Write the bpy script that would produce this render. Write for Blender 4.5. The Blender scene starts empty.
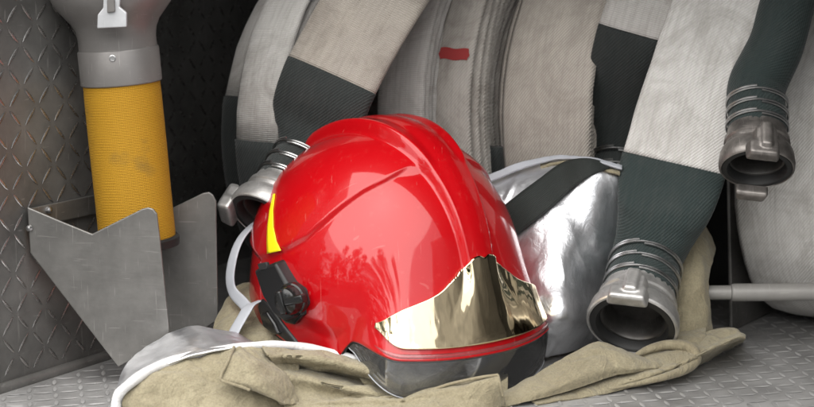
import bpy, bmesh, math, random
import numpy as np
from mathutils import Vector, Matrix, noise
random.seed(7)
S = bpy.context.scene
COL = S.collection
R_ = math.radians

# ------------------------------------------------------------------ camera, world, sun, exposure
PITCH = R_(10.0); DIST = 1.9; CAM = Vector((0, -1.838, 0.517))
FWD = Vector((0, math.cos(PITCH), -math.sin(PITCH))); UP = Vector((0, math.sin(PITCH), math.cos(PITCH))); RT = Vector((1, 0, 0))
cd = bpy.data.cameras.new('camera'); cam = bpy.data.objects.new('camera', cd); COL.objects.link(cam)
cam.location = CAM; cam.rotation_euler = (R_(90) - PITCH, 0, 0)
cd.sensor_width = 36; cd.lens = 36 * DIST / 0.814; cd.clip_start = 0.05; cd.clip_end = 500
cd.dof.use_dof = True; cd.dof.focus_distance = 1.93; cd.dof.aperture_fstop = 7.0
S.camera = cam

SUN_EL, SUN_AZ = R_(60), R_(208)      # azimuth clockwise from +Y
w = bpy.data.worlds.new('World'); S.world = w; w.use_nodes = True
nt = w.node_tree; bg = nt.nodes['Background']
sky = nt.nodes.new('ShaderNodeTexSky'); sky.sky_type = 'NISHITA'; sky.sun_disc = False
sky.sun_elevation = SUN_EL; sky.sun_rotation = SUN_AZ
sky.air_density = 1.0; sky.dust_density = 0.6; sky.ozone_density = 1.0
hs = nt.nodes.new('ShaderNodeHueSaturation'); hs.inputs['Saturation'].default_value = 0.10
nt.links.new(sky.outputs[0], hs.inputs['Color']); gm = nt.nodes.new('ShaderNodeGamma'); gm.inputs['Gamma'].default_value = .7   # thin even cloud
nt.links.new(hs.outputs[0], gm.inputs['Color']); nt.links.new(gm.outputs[0], bg.inputs['Color'])
bg.inputs['Strength'].default_value = 0.15
sl = bpy.data.lights.new('sun', 'SUN'); sl.energy = 1.3; sl.angle = R_(95); sl.color = (1.0, 0.96, 0.9)
so = bpy.data.objects.new('sun', sl); COL.objects.link(so)
sdir = Vector((math.sin(SUN_AZ) * math.cos(SUN_EL), math.cos(SUN_AZ) * math.cos(SUN_EL), math.sin(SUN_EL)))
so.rotation_euler = (-sdir).to_track_quat('-Z', 'Y').to_euler(); so.location = sdir * 5
S.view_settings.view_transform = 'Standard'; S.view_settings.look = 'None'
S.view_settings.exposure = 2.0; S.view_settings.gamma = 1; S.view_settings.use_curve_mapping = False

# ------------------------------------------------------------------ helpers
def ray(px, py):
    return FWD * DIST + RT * ((px - 407) / 1000) + UP * ((203.5 - py) / 1000)
def at(px, py, Y):                      # point seen at photo pixel (px,py) on the vertical plane y = Y
    d = ray(px, py); return CAM + d * ((Y - CAM.y) / d.y)
def atz(px, py, z):                     # same on the horizontal plane z
    d = ray(px, py); return CAM + d * ((z - CAM.z) / d.z)

def tag(o, label=None, cat=None, group=None, kind=None):
    if label: o['label'] = label
    if cat: o['category'] = cat
    if group: o['group'] = group
    if kind: o['kind'] = kind
    return o
def thing(name, loc, label, cat, group=None):
    o = bpy.data.objects.new(name, None); COL.objects.link(o); o.location = loc; o.empty_display_size = .05
    return tag(o, label, cat, group)
def wloc(o):
    v = Vector((0, 0, 0))
    while o is not None: v += o.location; o = o.parent
    return v
def obj(name, verts, faces, mat, parent=None, smooth=True, uv=None, kind=None, sub=0, solid=0, bevel=0, autos=None):
    off = wloc(parent) if parent else Vector((0, 0, 0))
    me = bpy.data.meshes.new(name)
    me.from_pydata([tuple(Vector(v) - off) for v in verts], [], [tuple(f) for f in faces])
    if uv is not None:
        l = me.uv_layers.new(name='UVMap'); vi = np.empty(len(me.loops), dtype=np.int32); me.loops.foreach_get('vertex_index', vi)
        l.data.foreach_set('uv', np.asarray(uv, dtype=np.float32)[vi].ravel())
    me.materials.append(mat)
    bm = bmesh.new(); bm.from_mesh(me); bmesh.ops.recalc_face_normals(bm, faces=bm.faces); bm.to_mesh(me); bm.free()
    if smooth:
        me.polygons.foreach_set('use_smooth', [True] * len(me.polygons))
        if autos: me.set_sharp_from_angle(angle=R_(autos))
    o = bpy.data.objects.new(name, me); COL.objects.link(o)
    if parent: o.parent = parent
    if kind: o['kind'] = kind
    if bevel:
        m = o.modifiers.new('bevel', 'BEVEL'); m.width = bevel; m.segments = 3; m.limit_method = 'ANGLE'; m.angle_limit = R_(35)
    if solid:
        m = o.modifiers.new('solid', 'SOLIDIFY'); m.thickness = abs(solid); m.offset = -1 if solid > 0 else 1
    if sub:
        m = o.modifiers.new('sub', 'SUBSURF'); m.levels = sub; m.render_levels = sub
    return o
def grid_faces(nu, nv, closed_v=False):
    f = []
    for i in range(nu - 1):
        for j in range(nv if closed_v else nv - 1):
            a, b = i * nv + j, i * nv + (j + 1) % nv
            f.append((a, b, b + nv, a + nv))
    return f
def cr(P, t):                            # Catmull-Rom through P at parameter t in [0, n-1]
    n = len(P); i = min(int(t), n - 2); u = t - i
    p1, p2 = P[i], P[i + 1]
    p0 = P[i - 1] if i > 0 else p1 + (p1 - p2)
    p3 = P[i + 2] if i + 2 < n else p2 + (p2 - p1)
    return 0.5 * ((2 * p1) + (p2 - p0) * u + (2 * p0 - 5 * p1 + 4 * p2 - p3) * u * u + (3 * p1 - p0 - 3 * p2 + p3) * u * u * u)
def spline(P, n):
    P = [Vector(p) for p in P]
    return [cr(P, (len(P) - 1) * k / (n - 1)) for k in range(n)]
def fb(p, s, o=3):
    return noise.fractal(Vector(p) * s, 1.0, 2.0, o, noise_basis='PERLIN_ORIGINAL')
def ridge(p, s):
    return 1 - abs(noise.noise(Vector(p) * s, noise_basis='PERLIN_ORIGINAL')) * 2
def patch(name, rows, mat, parent, nu=40, nv=60, amp=.003, scale=14, wr=0, wscale=9, thick=.0025, seed=0, aniso=(1, 1, 1), label=None, warp=None):
    rows = [[Vector(p) for p in r] for r in rows]
    cols = [spline(r, nv) for r in rows]
    G = [[None] * nv for _ in range(nu)]
    for j in range(nv):
        c = spline([cols[i][j] for i in range(len(rows))], nu)
        for i in range(nu): G[i][j] = c[i]
    V = []; UVs = []
    sd = Vector((seed * 3.1, seed * 1.7, seed * .9))
    for i in range(nu):
        for j in range(nv):
            p = G[i][j]
            du = G[min(i + 1, nu - 1)][j] - G[max(i - 1, 0)][j]; dv = G[i][min(j + 1, nv - 1)] - G[i][max(j - 1, 0)]
            n = du.cross(dv)
            n = n.normalized() if n.length > 1e-12 else Vector((0, -1, 0))
            if n.y > 0.2 or (abs(n.y) <= 0.2 and n.z < 0): n = -n
            q = Vector((p.x * aniso[0], p.y * aniso[1], p.z * aniso[2])) + sd
            h = amp * fb(q, scale)
            if wr < 0:                          # canvas: sharp fold valleys between soft swells
                q1 = q + Vector((fb(q, 7), fb(q + Vector((5, 5, 5)), 7), fb(q + Vector((9, 1, 3)), 7))) * .05
                c1 = abs(noise.noise(q1 * wscale)); c2 = abs(noise.noise(q1 * wscale * 2.2 + Vector((3, 1, 7)))); c3 = abs(noise.noise(Vector((q1.x * .5, q1.y, q1.z * 1.5)) * wscale * 1.6 + Vector((1, 8, 2))))
                h += wr * (max(0, 1 - c1 * 5) ** 1.5 + .5 * max(0, 1 - c2 * 5) ** 1.5 + .7 * max(0, 1 - c3 * 6) ** 1.5 - .5)
            if wr > 0: h += wr * (max(0, ridge(q, wscale) - .55) ** 1.3 - .25) + .35 * wr * max(0, ridge(q + Vector((4, 2, 1)), wscale * 2.3) - .6)
            V.append(p + n * h); UVs.append((p.x + .3 * p.y, p.z * 1.1 + p.y * .6))
    o = obj(name, V, grid_faces(nu, nv), mat, parent, uv=UVs, solid=thick)
    if label: o['label'] = label
    return o
def tube(name, pts, r, mat, parent=None, n=60, k=10, closed=False, rfun=None):
    P = spline(pts, n) if not closed else [Vector(p) for p in pts]
    n = len(P); V = []
    ref = None
    for i in range(n):
        t = (P[(i + 1) % n] - P[i - 1]) if closed else (P[min(i + 1, n - 1)] - P[max(i - 1, 0)])
        t.normalize()
        if ref is None: ref = t.orthogonal().normalized()
        ref = (ref - t * ref.dot(t)).normalized(); b = t.cross(ref)
        rr = r if rfun is None else r * rfun(i / (n - 1))
        for j in range(k):
            a = 2 * math.pi * j / k; V.append(P[i] + (ref * math.cos(a) + b * math.sin(a)) * rr)
    F = grid_faces(n, k, True)
    if closed:
        F += [((n - 1) * k + j, (n - 1) * k + (j + 1) % k, (j + 1) % k, j) for j in range(k)]
    else:
        F += [tuple(range(k)), tuple(range((n - 1) * k, n * k))]
    return obj(name, V, F, mat, parent, autos=50)
def basis(ax, hint=None):
    ax = Vector(ax).normalized(); h = Vector(hint) if hint is not None else ax.orthogonal()
    u = (h - ax * h.dot(ax)).normalized(); return ax, u, ax.cross(u)
def lathe(name, o0, ax, prof, mat, parent=None, n=64, hint=None, cap=(False, False), autos=35, wob=None):
    ax, u, v = basis(ax, hint); V = []
    for (s, r) in prof:
        for j in range(n):
            a = 2 * math.pi * j / n; rr = r * (1 + (wob(s, a) if wob else 0))
            V.append(o0 + ax * s + (u * math.cos(a) + v * math.sin(a)) * rr)
    F = grid_faces(len(prof), n, True)
    if cap[0]: F.append(tuple(range(n)))
    if cap[1]: F.append(tuple(range((len(prof) - 1) * n, len(prof) * n)))
    return obj(name, V, F, mat, parent, autos=autos, uv=[(a, b) for (s, r) in prof for a, b in [(j / n * .3, s) for j in range(n)]])
def plate(name, poly, nrm, th, mat, parent=None, bevel=.0012):
    n = len(poly); nrm = Vector(nrm).normalized() * th
    V = [Vector(p) for p in poly] + [Vector(p) + nrm for p in poly]
    F = [tuple(range(n)), tuple(range(n, 2 * n))] + [(i, (i + 1) % n, (i + 1) % n + n, i + n) for i in range(n)]
    return obj(name, V, F, mat, parent, smooth=False, bevel=bevel)
def hexa(name, C, M, dims, mat, parent=None, bevel=.003, taper=1.0, sub=0):
    a, b, c = [d / 2 for d in dims]; V = []
    for z in (-1, 1):
        t = taper if z > 0 else 1
        for x, y in ((-1, -1), (1, -1), (1, 1), (-1, 1)):
            V.append(Vector(C) + M[0] * (x * a * t) + M[1] * (y * b * t) + M[2] * (z * c))
    F = [(0, 1, 2, 3), (4, 5, 6, 7), (0, 1, 5, 4), (1, 2, 6, 5), (2, 3, 7, 6), (3, 0, 4, 7)]
    return obj(name, V, F, mat, parent, bevel=bevel, sub=sub, autos=30)

# ------------------------------------------------------------------ materials
def mat(name, color, rough=.5, metal=0, **kw):
    m = bpy.data.materials.new(name); m.use_nodes = True
    b = m.node_tree.nodes['Principled BSDF']
    b.inputs['Base Color'].default_value = (*color, 1); b.inputs['Roughness'].default_value = rough; b.inputs['Metallic'].default_value = metal
    for k, v in kw.items(): b.inputs[k.replace('_', ' ')].default_value = v
    return m
def N(m, t, **kw):
    n = m.node_tree.nodes.new(t)
    for k, v in kw.items(): setattr(n, k, v)
    return n
def L(m, a, b): m.node_tree.links.new(a, b)
def coords(m, which='Object'):
    return N(m, 'ShaderNodeTexCoord').outputs[which]
def mapping(m, src, sc):
    n = N(m, 'ShaderNodeMapping'); n.inputs['Scale'].default_value = sc; L(m, src, n.inputs['Vector']); return n.outputs[0]
def noise_tex(m, src, scale, detail=4, rough=.55, dist=0):
    n = N(m, 'ShaderNodeTexNoise'); n.inputs['Scale'].default_value = scale; n.inputs['Detail'].default_value = detail
    n.inputs['Roughness'].default_value = rough; n.inputs['Distortion'].default_value = dist
    L(m, src, n.inputs['Vector']); return n.outputs['Fac']
def ramp(m, src, stops):
    n = N(m, 'ShaderNodeValToRGB'); e = n.color_ramp.elements
    while len(e) < len(stops): e.new(.5)
    for x, (p, c) in zip(e, stops):
        x.position = p; x.color = (*c, 1) if isinstance(c, tuple) else (c, c, c, 1)
    L(m, src, n.inputs[0]); return n.outputs[0]
def mix(m, fac, a, b, mode='MIX'):
    n = N(m, 'ShaderNodeMix', data_type='RGBA', blend_type=mode)
    for s, v in ((n.inputs[0], fac), (n.inputs[6], a), (n.inputs[7], b)):
        if hasattr(v, 'is_output'): L(m, v, s)
        else: s.default_value = v if isinstance(v, float) else (*v, 1)
    return n.outputs[2]
def maths(m, op, a, b=0.0):
    n = N(m, 'ShaderNodeMath', operation=op)
    for s, v in ((n.inputs[0], a), (n.inputs[1], b)):
        if hasattr(v, 'is_output'): L(m, v, s)
        else: s.default_value = v
    return n.outputs[0]
def bump(m, h, strength=.3, dist=.001, prev=None):
    n = N(m, 'ShaderNodeBump'); n.inputs['Strength'].default_value = strength; n.inputs['Distance'].default_value = dist
    L(m, h, n.inputs['Height'])
    if prev is not None: L(m, prev, n.inputs['Normal'])
    return n.outputs[0]
def wave(m, src, scale, dist=0, direction='X', prof='SIN'):
    n = N(m, 'ShaderNodeTexWave', wave_type='BANDS', bands_direction=direction, wave_profile=prof)
    n.inputs['Scale'].default_value = scale; n.inputs['Distortion'].default_value = dist; n.inputs['Detail'].default_value = 1
    L(m, src, n.inputs['Vector']); return n.outputs['Fac']
def pb(m): return m.node_tree.nodes['Principled BSDF'].inputs

def metal_mat(name, c, rough, metal=1.0, grime=.5, gscale=9, scratch=(30, 30, 30), spread=.12):
    m = mat(name, c, rough, metal); o = coords(m)
    g = noise_tex(m, o, gscale, 6, .65)
    f = ramp(m, g, [(.35, 1 - grime), (.65, 1.0)])
    k1 = ramp(m, noise_tex(m, mapping(m, o, (500, 40, 30)), 1.0, 2, .5), [(.67, 0.0), (.72, 1.0)])
    k2 = ramp(m, noise_tex(m, mapping(m, o, (30, 60, 480)), 1.0, 2, .5), [(.68, 0.0), (.73, 1.0)])
    L(m, mix(m, maths(m, 'MULTIPLY', maths(m, 'MAXIMUM', k1, k2), .30), mix(m, 1.0, c, f, 'MULTIPLY'), tuple(min(.8, x * 1.9) for x in c)), pb(m)['Base Color'])
    s = noise_tex(m, mapping(m, o, scratch), 6, 5, .7)
    r = N(m, 'ShaderNodeMapRange'); r.inputs[3].default_value = rough - spread; r.inputs[4].default_value = rough + spread; L(m, s, r.inputs[0])
    L(m, r.outputs[0], pb(m)['Roughness'])
    L(m, bump(m, s, .12, .0006), pb(m)['Normal'])
    return m
M = {}
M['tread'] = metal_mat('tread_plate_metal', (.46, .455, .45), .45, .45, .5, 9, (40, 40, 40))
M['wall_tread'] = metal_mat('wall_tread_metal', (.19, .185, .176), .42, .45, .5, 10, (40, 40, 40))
M['dark_panel'] = metal_mat('dark_liner', (.05, .05, .05), .6, .2, .5, 6)
M['steel'] = metal_mat('bracket_steel', (.27, .262, .25), .46, .75, .42, 11, (9, 9, 70), .12)
M['cast'] = metal_mat('cast_aluminium', (.58, .57, .555), .42, .75, .4, 45, (120, 120, 120), .15)
M['castdark'] = metal_mat('worn_dark_casting', (.33, .305, .285), .42, .75, .6, 45, (120, 120, 120), .15)
M['wire'] = metal_mat('galvanised_wire', (.60, .60, .60), .34, 1, .3, 60)
M['grey_fitting'] = metal_mat('grey_painted_fitting', (.20, .19, .183), .42, .3, .2, 14, (50, 50, 50), .08)
M['bar'] = metal_mat('grey_painted_bar', (.30, .29, .275), .45, .1, .25, 14)
M['rubber'] = mat('black_rubber', (.012, .012, .012), .55)
M['bore'] = metal_mat('bore_metal', (.11, .105, .10), .45, .7, .5, 30)
M['black'] = mat('black_plastic', (.014, .014, .015), .38)
M['blackgloss'] = mat('black_gloss_plastic', (.012, .012, .012), .16)
M['clip'] = metal_mat('pale_clip_metal', (.62, .63, .65), .4, .4, .2, 30)

def hose_mat(name, c1, c2, stain=(.17, .145, .12), twill=True, stainamt=.65, green=False, tw=.30):
    m = mat(name, c1, .85); uv = coords(m, 'UV'); ob = coords(m)
    g = noise_tex(m, mapping(m, uv, (16, 7, 1)), 1.0, 6, .65)
    base = mix(m, ramp(m, g, [(.3, 0.0), (.72, 1.0)]), c1, c2)
    g2 = noise_tex(m, ob, 19, 8, .74, .8)
    base = mix(m, maths(m, 'MULTIPLY', ramp(m, g2, [(.46, 0.0), (.70, 1.0)]), stainamt), base, stain)
    streak = noise_tex(m, mapping(m, uv, (260, 14, 1)), 1.0, 3, .6)
    base = mix(m, maths(m, 'MULTIPLY', ramp(m, streak, [(.45, 0.0), (.8, 1.0)]), .35), base, stain)
    if twill:
        mp = N(m, 'ShaderNodeMapping'); mp.inputs['Rotation'].default_value = (0, 0, R_(38)); L(m, uv, mp.inputs['Vector'])
        t1 = wave(m, mp.outputs[0], 118, .2)
    else:
        t1 = wave(m, uv, 150, .3, 'Y')
    t2 = wave(m, uv, 190, .3, 'X')
    t = maths(m, 'ADD', t1, maths(m, 'MULTIPLY', t2, .35))
    base = mix(m, maths(m, 'MULTIPLY', ramp(m, t, [(.15, 1.0), (.75, 0.0)]), tw), base, tuple(x * .45 for x in c1))
    L(m, base, pb(m)['Base Color'])
    b1 = bump(m, t, .5, .0008)
    L(m, bump(m, noise_tex(m, ob, 60, 4), .4, .002, b1), pb(m)['Normal'])
    pb(m)['Sheen Weight'].default_value = .1
    return m
M['hose'] = hose_mat('grey_white_hose_canvas', (.52, .49, .45), (.38, .355, .325))
M['hose_twill'] = hose_mat('twill_hose_canvas', (.52, .475, .42), (.40, .365, .325), stainamt=.5, tw=.62)
M['hose_white'] = hose_mat('white_hose_canvas', (.72, .705, .68), (.58, .565, .54), stainamt=.45)
M['hose_tan'] = hose_mat('dusty_hose_canvas', (.40, .36, .31), (.32, .29, .26), twill=False)
M['hose_plain'] = hose_mat('pale_hose_canvas', (.54, .525, .505), (.42, .405, .385), twill=False, stainamt=.5)
M['green'] = hose_mat('dark_green_sleeve', (.014, .026, .025), (.021, .035, .034), (.055, .06, .057), True, .35, True)
M['greenblack'] = hose_mat('blackish_green_sleeve', (.012, .016, .0155), (.018, .023, .022), (.05, .05, .048), True, .3, True)
M['redpaint'] = mat('red_mark_paint', (.33, .035, .035), .8)

m = mat('yellow_webbing', (.50, .265, .006), .8); uv = coords(m, 'UV')
wv = wave(m, uv, 190, .8, 'Y'); wx = wave(m, uv, 120, .4, 'X')
h = maths(m, 'ADD', wv, maths(m, 'MULTIPLY', wx, .28))
c = mix(m, ramp(m, h, [(.2, 1.0), (.9, 0.0)]), (.50, .265, .006), (.30, .145, .003))
spot = noise_tex(m, mapping(m, uv, (13, 17, 1)), 1.0, 6, .62)
c = mix(m, maths(m, 'MULTIPLY', ramp(m, spot, [(.57, 0.0), (.70, 1.0)]), .6), c, (.16, .10, .02))
L(m, c, pb(m)['Base Color']); L(m, bump(m, h, .6, .0008), pb(m)['Normal']); M['yellow'] = m
M['yellowband'] = mat('yellow_reflective_band', (.85, .70, .01), .4)

m = mat('red_gloss_paint', (.42, .002, .005), .35, 0, Coat_Weight=1.0, Coat_Roughness=.045, Coat_IOR=1.47, Specular_IOR_Level=.15)
o = coords(m); fn = noise_tex(m, o, 95, 5, .7)
sc1 = ramp(m, noise_tex(m, mapping(m, o, (420, 60, 14)), 1.0, 2, .5), [(.70, 0.0), (.74, 1.0)])
sc2 = ramp(m, noise_tex(m, mapping(m, o, (20, 300, 90)), 1.0, 2, .5), [(.71, 0.0), (.75, 1.0)])
rc = mix(m, maths(m, 'MULTIPLY', ramp(m, fn, [(.58, 0.0), (.72, 1.0)]), .22), (.42, .002, .005), (.56, .07, .06))
rc = mix(m, maths(m, 'MULTIPLY', maths(m, 'MAXIMUM', sc1, sc2), .16), rc, (.60, .25, .22))
L(m, rc, pb(m)['Base Color'])
L(m, ramp(m, noise_tex(m, o, 40, 6, .7), [(.45, .055), (.8, .15)]), pb(m)['Coat Roughness'])
L(m, bump(m, noise_tex(m, o, 16, 2), .04, .004), pb(m)['Coat Normal']); M['red'] = m
m = mat('mirror_front_plate', (.85, .71, .47), .06, 1); o = coords(m)
L(m, ramp(m, noise_tex(m, o, 70, 6, .7), [(.4, .035), (.85, .16)]), pb(m)['Roughness'])
L(m, bump(m, noise_tex(m, mapping(m, o, (52, 52, 9)), 1.0, 2), .22, .004), pb(m)['Normal']); M['gold'] = m
m = bpy.data.materials.new('clear_visor'); m.use_nodes = True
ntv = m.node_tree; ntv.nodes.remove(ntv.nodes['Principled BSDF'])
tr = N(m, 'ShaderNodeBsdfTransparent'); tr.inputs[0].default_value = (.93, .94, .95, 1)
gl = N(m, 'ShaderNodeBsdfGlossy'); gl.inputs['Roughness'].default_value = .05
fr = N(m, 'ShaderNodeFresnel'); fr.inputs[0].default_value = 1.55
hz = N(m, 'ShaderNodeBsdfDiffuse'); hz.inputs[0].default_value = (.62, .63, .65, 1)
m1 = N(m, 'ShaderNodeMixShader'); m2 = N(m, 'ShaderNodeMixShader')
sc_ = noise_tex(m, coords(m), 260, 6, .75)
L(m, ramp(m, sc_, [(.42, .05), (.80, .10)]), m1.inputs[0])
L(m, tr.outputs[0], m1.inputs[1]); L(m, hz.outputs[0], m1.inputs[2])
L(m, fr.outputs[0], m2.inputs[0]); L(m, m1.outputs[0], m2.inputs[1]); L(m, gl.outputs[0], m2.inputs[2])
L(m, m2.outputs[0], ntv.nodes['Material Output'].inputs['Surface']); M['visor'] = m

M['visor_edge'] = mat('visor_edge_plastic', (.30, .31, .33), .15, 0, Alpha=1.0)
m = mat('aluminised_fabric', (.80, .81, .84), .3, .95); o = coords(m)
cn = noise_tex(m, o, 42, 6, .6, 1.2); fw = noise_tex(m, o, 900, 2)
L(m, mix(m, ramp(m, noise_tex(m, o, 60, 6, .7), [(.5, 0.0), (.8, 1.0)]), (.84, .85, .88), (.64, .65, .68)), pb(m)['Base Color'])
L(m, ramp(m, noise_tex(m, o, 50, 5, .7), [(.3, .33), (.8, .52)]), pb(m)['Roughness'])
vw = N(m, 'ShaderNodeTexVoronoi', feature='F1'); vw.inputs['Scale'].default_value = 34
vm = N(m, 'ShaderNodeVectorMath', operation='ADD'); nz = N(m, 'ShaderNodeTexNoise'); nz.inputs['Scale'].default_value = 18
vs_ = N(m, 'ShaderNodeVectorMath', operation='SCALE'); vs_.inputs['Scale'].default_value = .05
L(m, o, nz.inputs['Vector']); L(m, nz.outputs['Color'], vs_.inputs[0]); L(m, o, vm.inputs[0]); L(m, vs_.outputs[0], vm.inputs[1]); L(m, vm.outputs[0], vw.inputs['Vector'])
L(m, bump(m, fw, .12, .0005, bump(m, vw.outputs['Distance'], .12, .004, bump(m, noise_tex(m, o, 60, 3, .6, 2.4), .16, .003))), pb(m)['Normal']); M['silver'] = m
m = mat('canvas', (.31, .275, .195), .9); uv = coords(m, 'UV'); o = coords(m)
t = maths(m, 'ADD', wave(m, uv, 330, .8, 'X'), wave(m, uv, 330, .8, 'Y'))
c = mix(m, ramp(m, noise_tex(m, o, 12, 6, .6), [(.3, 0.0), (.7, 1.0)]), (.36, .322, .215), (.27, .235, .15))
c = mix(m, ramp(m, noise_tex(m, o, 150, 4, .7), [(.35, .45), (.6, 0.0)]), c, (.20, .165, .10))
c = mix(m, ramp(m, noise_tex(m, o, 520, 2, .6), [(.35, .35), (.62, 0.0)]), c, (.12, .10, .065))
c = mix(m, ramp(m, t, [(.2, .30), (1.0, 0.0)]), c, (.16, .13, .085))
L(m, c, pb(m)['Base Color'])
L(m, bump(m, t, .4, .0005, bump(m, noise_tex(m, o, 45, 6), .5, .004, bump(m, noise_tex(m, o, 22, 4, .6, 2.5), .5, .010))), pb(m)['Normal'])
pb(m)['Sheen Weight'].default_value = .15; M['canvas'] = m
m = mat('white_binding', (.70, .70, .70), .7); o = coords(m)
L(m, mix(m, ramp(m, noise_tex(m, o, 40, 6, .7), [(.45, 0.0), (.8, .6)]), (.62, .62, .62), (.45, .43, .40)), pb(m)['Base Color'])
L(m, bump(m, noise_tex(m, o, 300, 3), .5, .001, bump(m, noise_tex(m, o, 40, 4), .7, .006)), pb(m)['Normal']); M['binding'] = m
m = mat('grey_ribbon', (.40, .415, .45), .6); o = coords(m)
L(m, bump(m, noise_tex(m, o, 200, 3), .3, .001), pb(m)['Normal']); M['ribbon'] = m
m = mat('black_webbing', (.016, .020, .018), .75); uv = coords(m, 'UV')
L(m, bump(m, wave(m, uv, 160, .2, 'X'), .5, .0007), pb(m)['Normal']); M['strap'] = m

# ------------------------------------------------------------------ the locker
ANG = R_(33.0); ED = Vector((math.sin(ANG), math.cos(ANG), 0)); EL = Vector((math.cos(ANG), -math.sin(ANG), 0)); ZU = Vector((0, 0, 1))
W0 = Vector((-.409, .009, 0))
def loc(s, l, z=0): return W0 + ED * s + EL * l + ZU * z
SF, SB, LR, ZT = -.10, .80, 1.30, .66
def sheet(name, a, b, c, d, mt, parent=None):
    o = obj(name, [a, b, c, d], [(0, 1, 2, 3)], mt, parent, smooth=False); o['kind'] = 'structure'; return o
floor = sheet('floor', loc(SF, -.24), loc(SF, LR), loc(SB, LR), loc(SB, -.24), M['tread'])
SX, LX = .165, -.20                      # recess added behind the pipe so the gap there falls into shade
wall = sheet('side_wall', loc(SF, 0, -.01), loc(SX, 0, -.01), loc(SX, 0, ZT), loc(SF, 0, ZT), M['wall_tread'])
sheet('added_recess_return', loc(SX, 0, -.01), loc(SX, LX, -.01), loc(SX, LX, ZT), loc(SX, 0, ZT), M['wall_tread'])
rwall = sheet('added_recess_wall', loc(SX, LX, -.01), loc(SB, LX, -.01), loc(SB, LX, ZT), loc(SX, LX, ZT), M['wall_tread'])
sheet('back_wall', loc(SB - .01, -.24, -.01), loc(SB - .01, LR, -.01), loc(SB - .01, LR, ZT), loc(SB - .01, -.24, ZT), M['dark_panel'])
sheet('end_wall', loc(SF, LR - .01, -.01), loc(SB, LR - .01, -.01), loc(SB, LR - .01, ZT), loc(SF, LR - .01, ZT), M['tread'])
CF = .15
sheet('ceiling', loc(CF, -.24, ZT - .01), loc(CF, LR, ZT - .01), loc(SB, LR, ZT - .01), loc(SB, -.24, ZT - .01), M['dark_panel'])
def treads(name, O, U, V, nrm, u0, u1, v0, v1, mt, parent, step=.0180, ln=.0098, wd=.0022, ht=.0009, skip=None):
    vs, fs = [], []
    nu, nv = int((u1 - u0) / step), int((v1 - v0) / step)
    rnd = random.Random(3)
    for i in range(nu):
        for j in range(nv):
            cu, cv = u0 + (i + .5) * step, v0 + (j + .5) * step
            s = 1 if (i + j) % 2 else -1
            if skip and skip(cu, cv): continue
            a = U * .75 + V * (.66 * s); a.normalize(); b = nrm.cross(a)
            C = O + U * cu + V * cv; k = len(vs); lj = ln * (1 + rnd.uniform(-.05, .05))
            for t, q in ((-1, 0), (-.55, .8), (0, 1), (.55, .8), (1, 0)):
                vs += [C + a * (lj * t) + b * (wd * q), C + a * (lj * t * .93) + nrm * (ht * (.15 + .85 * q) if q else .0002), C + a * (lj * t) - b * (wd * q)]
            for t in range(4):
                p = k + t * 3
                fs += [(p, p + 1, p + 4, p + 3), (p + 1, p + 2, p + 5, p + 4)]
    o = obj(name, vs, fs, mt, parent, kind='stuff'); return o
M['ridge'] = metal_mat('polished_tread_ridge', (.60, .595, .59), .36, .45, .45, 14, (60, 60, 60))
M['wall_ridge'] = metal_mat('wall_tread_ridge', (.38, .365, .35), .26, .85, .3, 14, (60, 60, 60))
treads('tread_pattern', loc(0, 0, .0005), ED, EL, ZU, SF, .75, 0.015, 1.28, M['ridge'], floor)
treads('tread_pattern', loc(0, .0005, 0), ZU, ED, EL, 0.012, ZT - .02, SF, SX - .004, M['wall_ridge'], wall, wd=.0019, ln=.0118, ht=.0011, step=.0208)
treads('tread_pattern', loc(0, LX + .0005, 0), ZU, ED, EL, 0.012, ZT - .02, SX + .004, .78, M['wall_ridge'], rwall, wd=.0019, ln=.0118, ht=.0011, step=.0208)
# corner weld bead between floor and wall
o = tube('corner_seam', [loc(SF, .004, .003), loc(.05, .004, .003), loc(SX - .006, .004, .003)], .006, M['wall_tread'], wall, n=40)

# ground and trees outside the truck (seen mirrored in the paint)
m = mat('asphalt', (.055, .055, .055), .9); o = coords(m)
L(m, mix(m, noise_tex(m, o, 3, 8), (.045, .045, .045), (.075, .073, .07)), pb(m)['Base Color']); M['asphalt'] = m
g = obj('ground', [(-80, -90, -1.1), (80, -90, -1.1), (80, 60, -1.1), (-80, 60, -1.1)], [(0, 1, 2, 3)], M['asphalt'], smooth=False); g['kind'] = 'structure'
m = mat('leaves', (.05, .085, .03), .6); o = coords(m)
L(m, mix(m, noise_tex(m, o, .8, 4), (.035, .06, .02), (.085, .12, .04)), pb(m)['Base Color']); M['leaf'] = m
vs, fs = [], []
rnd = random.Random(11)
for k in range(24):
    a = R_(-80 + 160 * k / 23 + rnd.uniform(-3, 3)); d = rnd.uniform(15, 21)
    cx, cy = math.sin(a) * d, -math.cos(a) * d
    H = rnd.choice((3.5, 4.5, 5.5, 7.5, 8.5)) if not R_(12) < a < R_(62) else rnd.choice((1.0, 1.4, 2.0))
    for cl in range(9):
        f = cl / 8; br = rnd.uniform(.9, 1.6) * (1.15 - .55 * f)
        cc = Vector((cx + rnd.uniform(-1.5, 1.5) * (1 - f * .6), cy + rnd.uniform(-1.5, 1.5), -1.1 + .8 + f * H))
        for q in range(70):
            u = Vector((rnd.gauss(0, 1), rnd.gauss(0, 1), rnd.gauss(0, .8))).normalized()
            c = cc + u * br * (.6 + .4 * rnd.random())
            u = Vector((rnd.gauss(0, 1), rnd.gauss(0, 1), rnd.gauss(0, .6))).normalized(); v = u.orthogonal().normalized(); sz = rnd.uniform(.15, .38)
            n0 = len(vs); vs += [c - u * sz, c + v * sz * .6, c + u * sz, c - v * sz * .6]; fs.append((n0, n0 + 1, n0 + 2, n0 + 3))
wd_ = obj('woodland', vs, fs, M['leaf'], smooth=False, kind='stuff')

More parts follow.
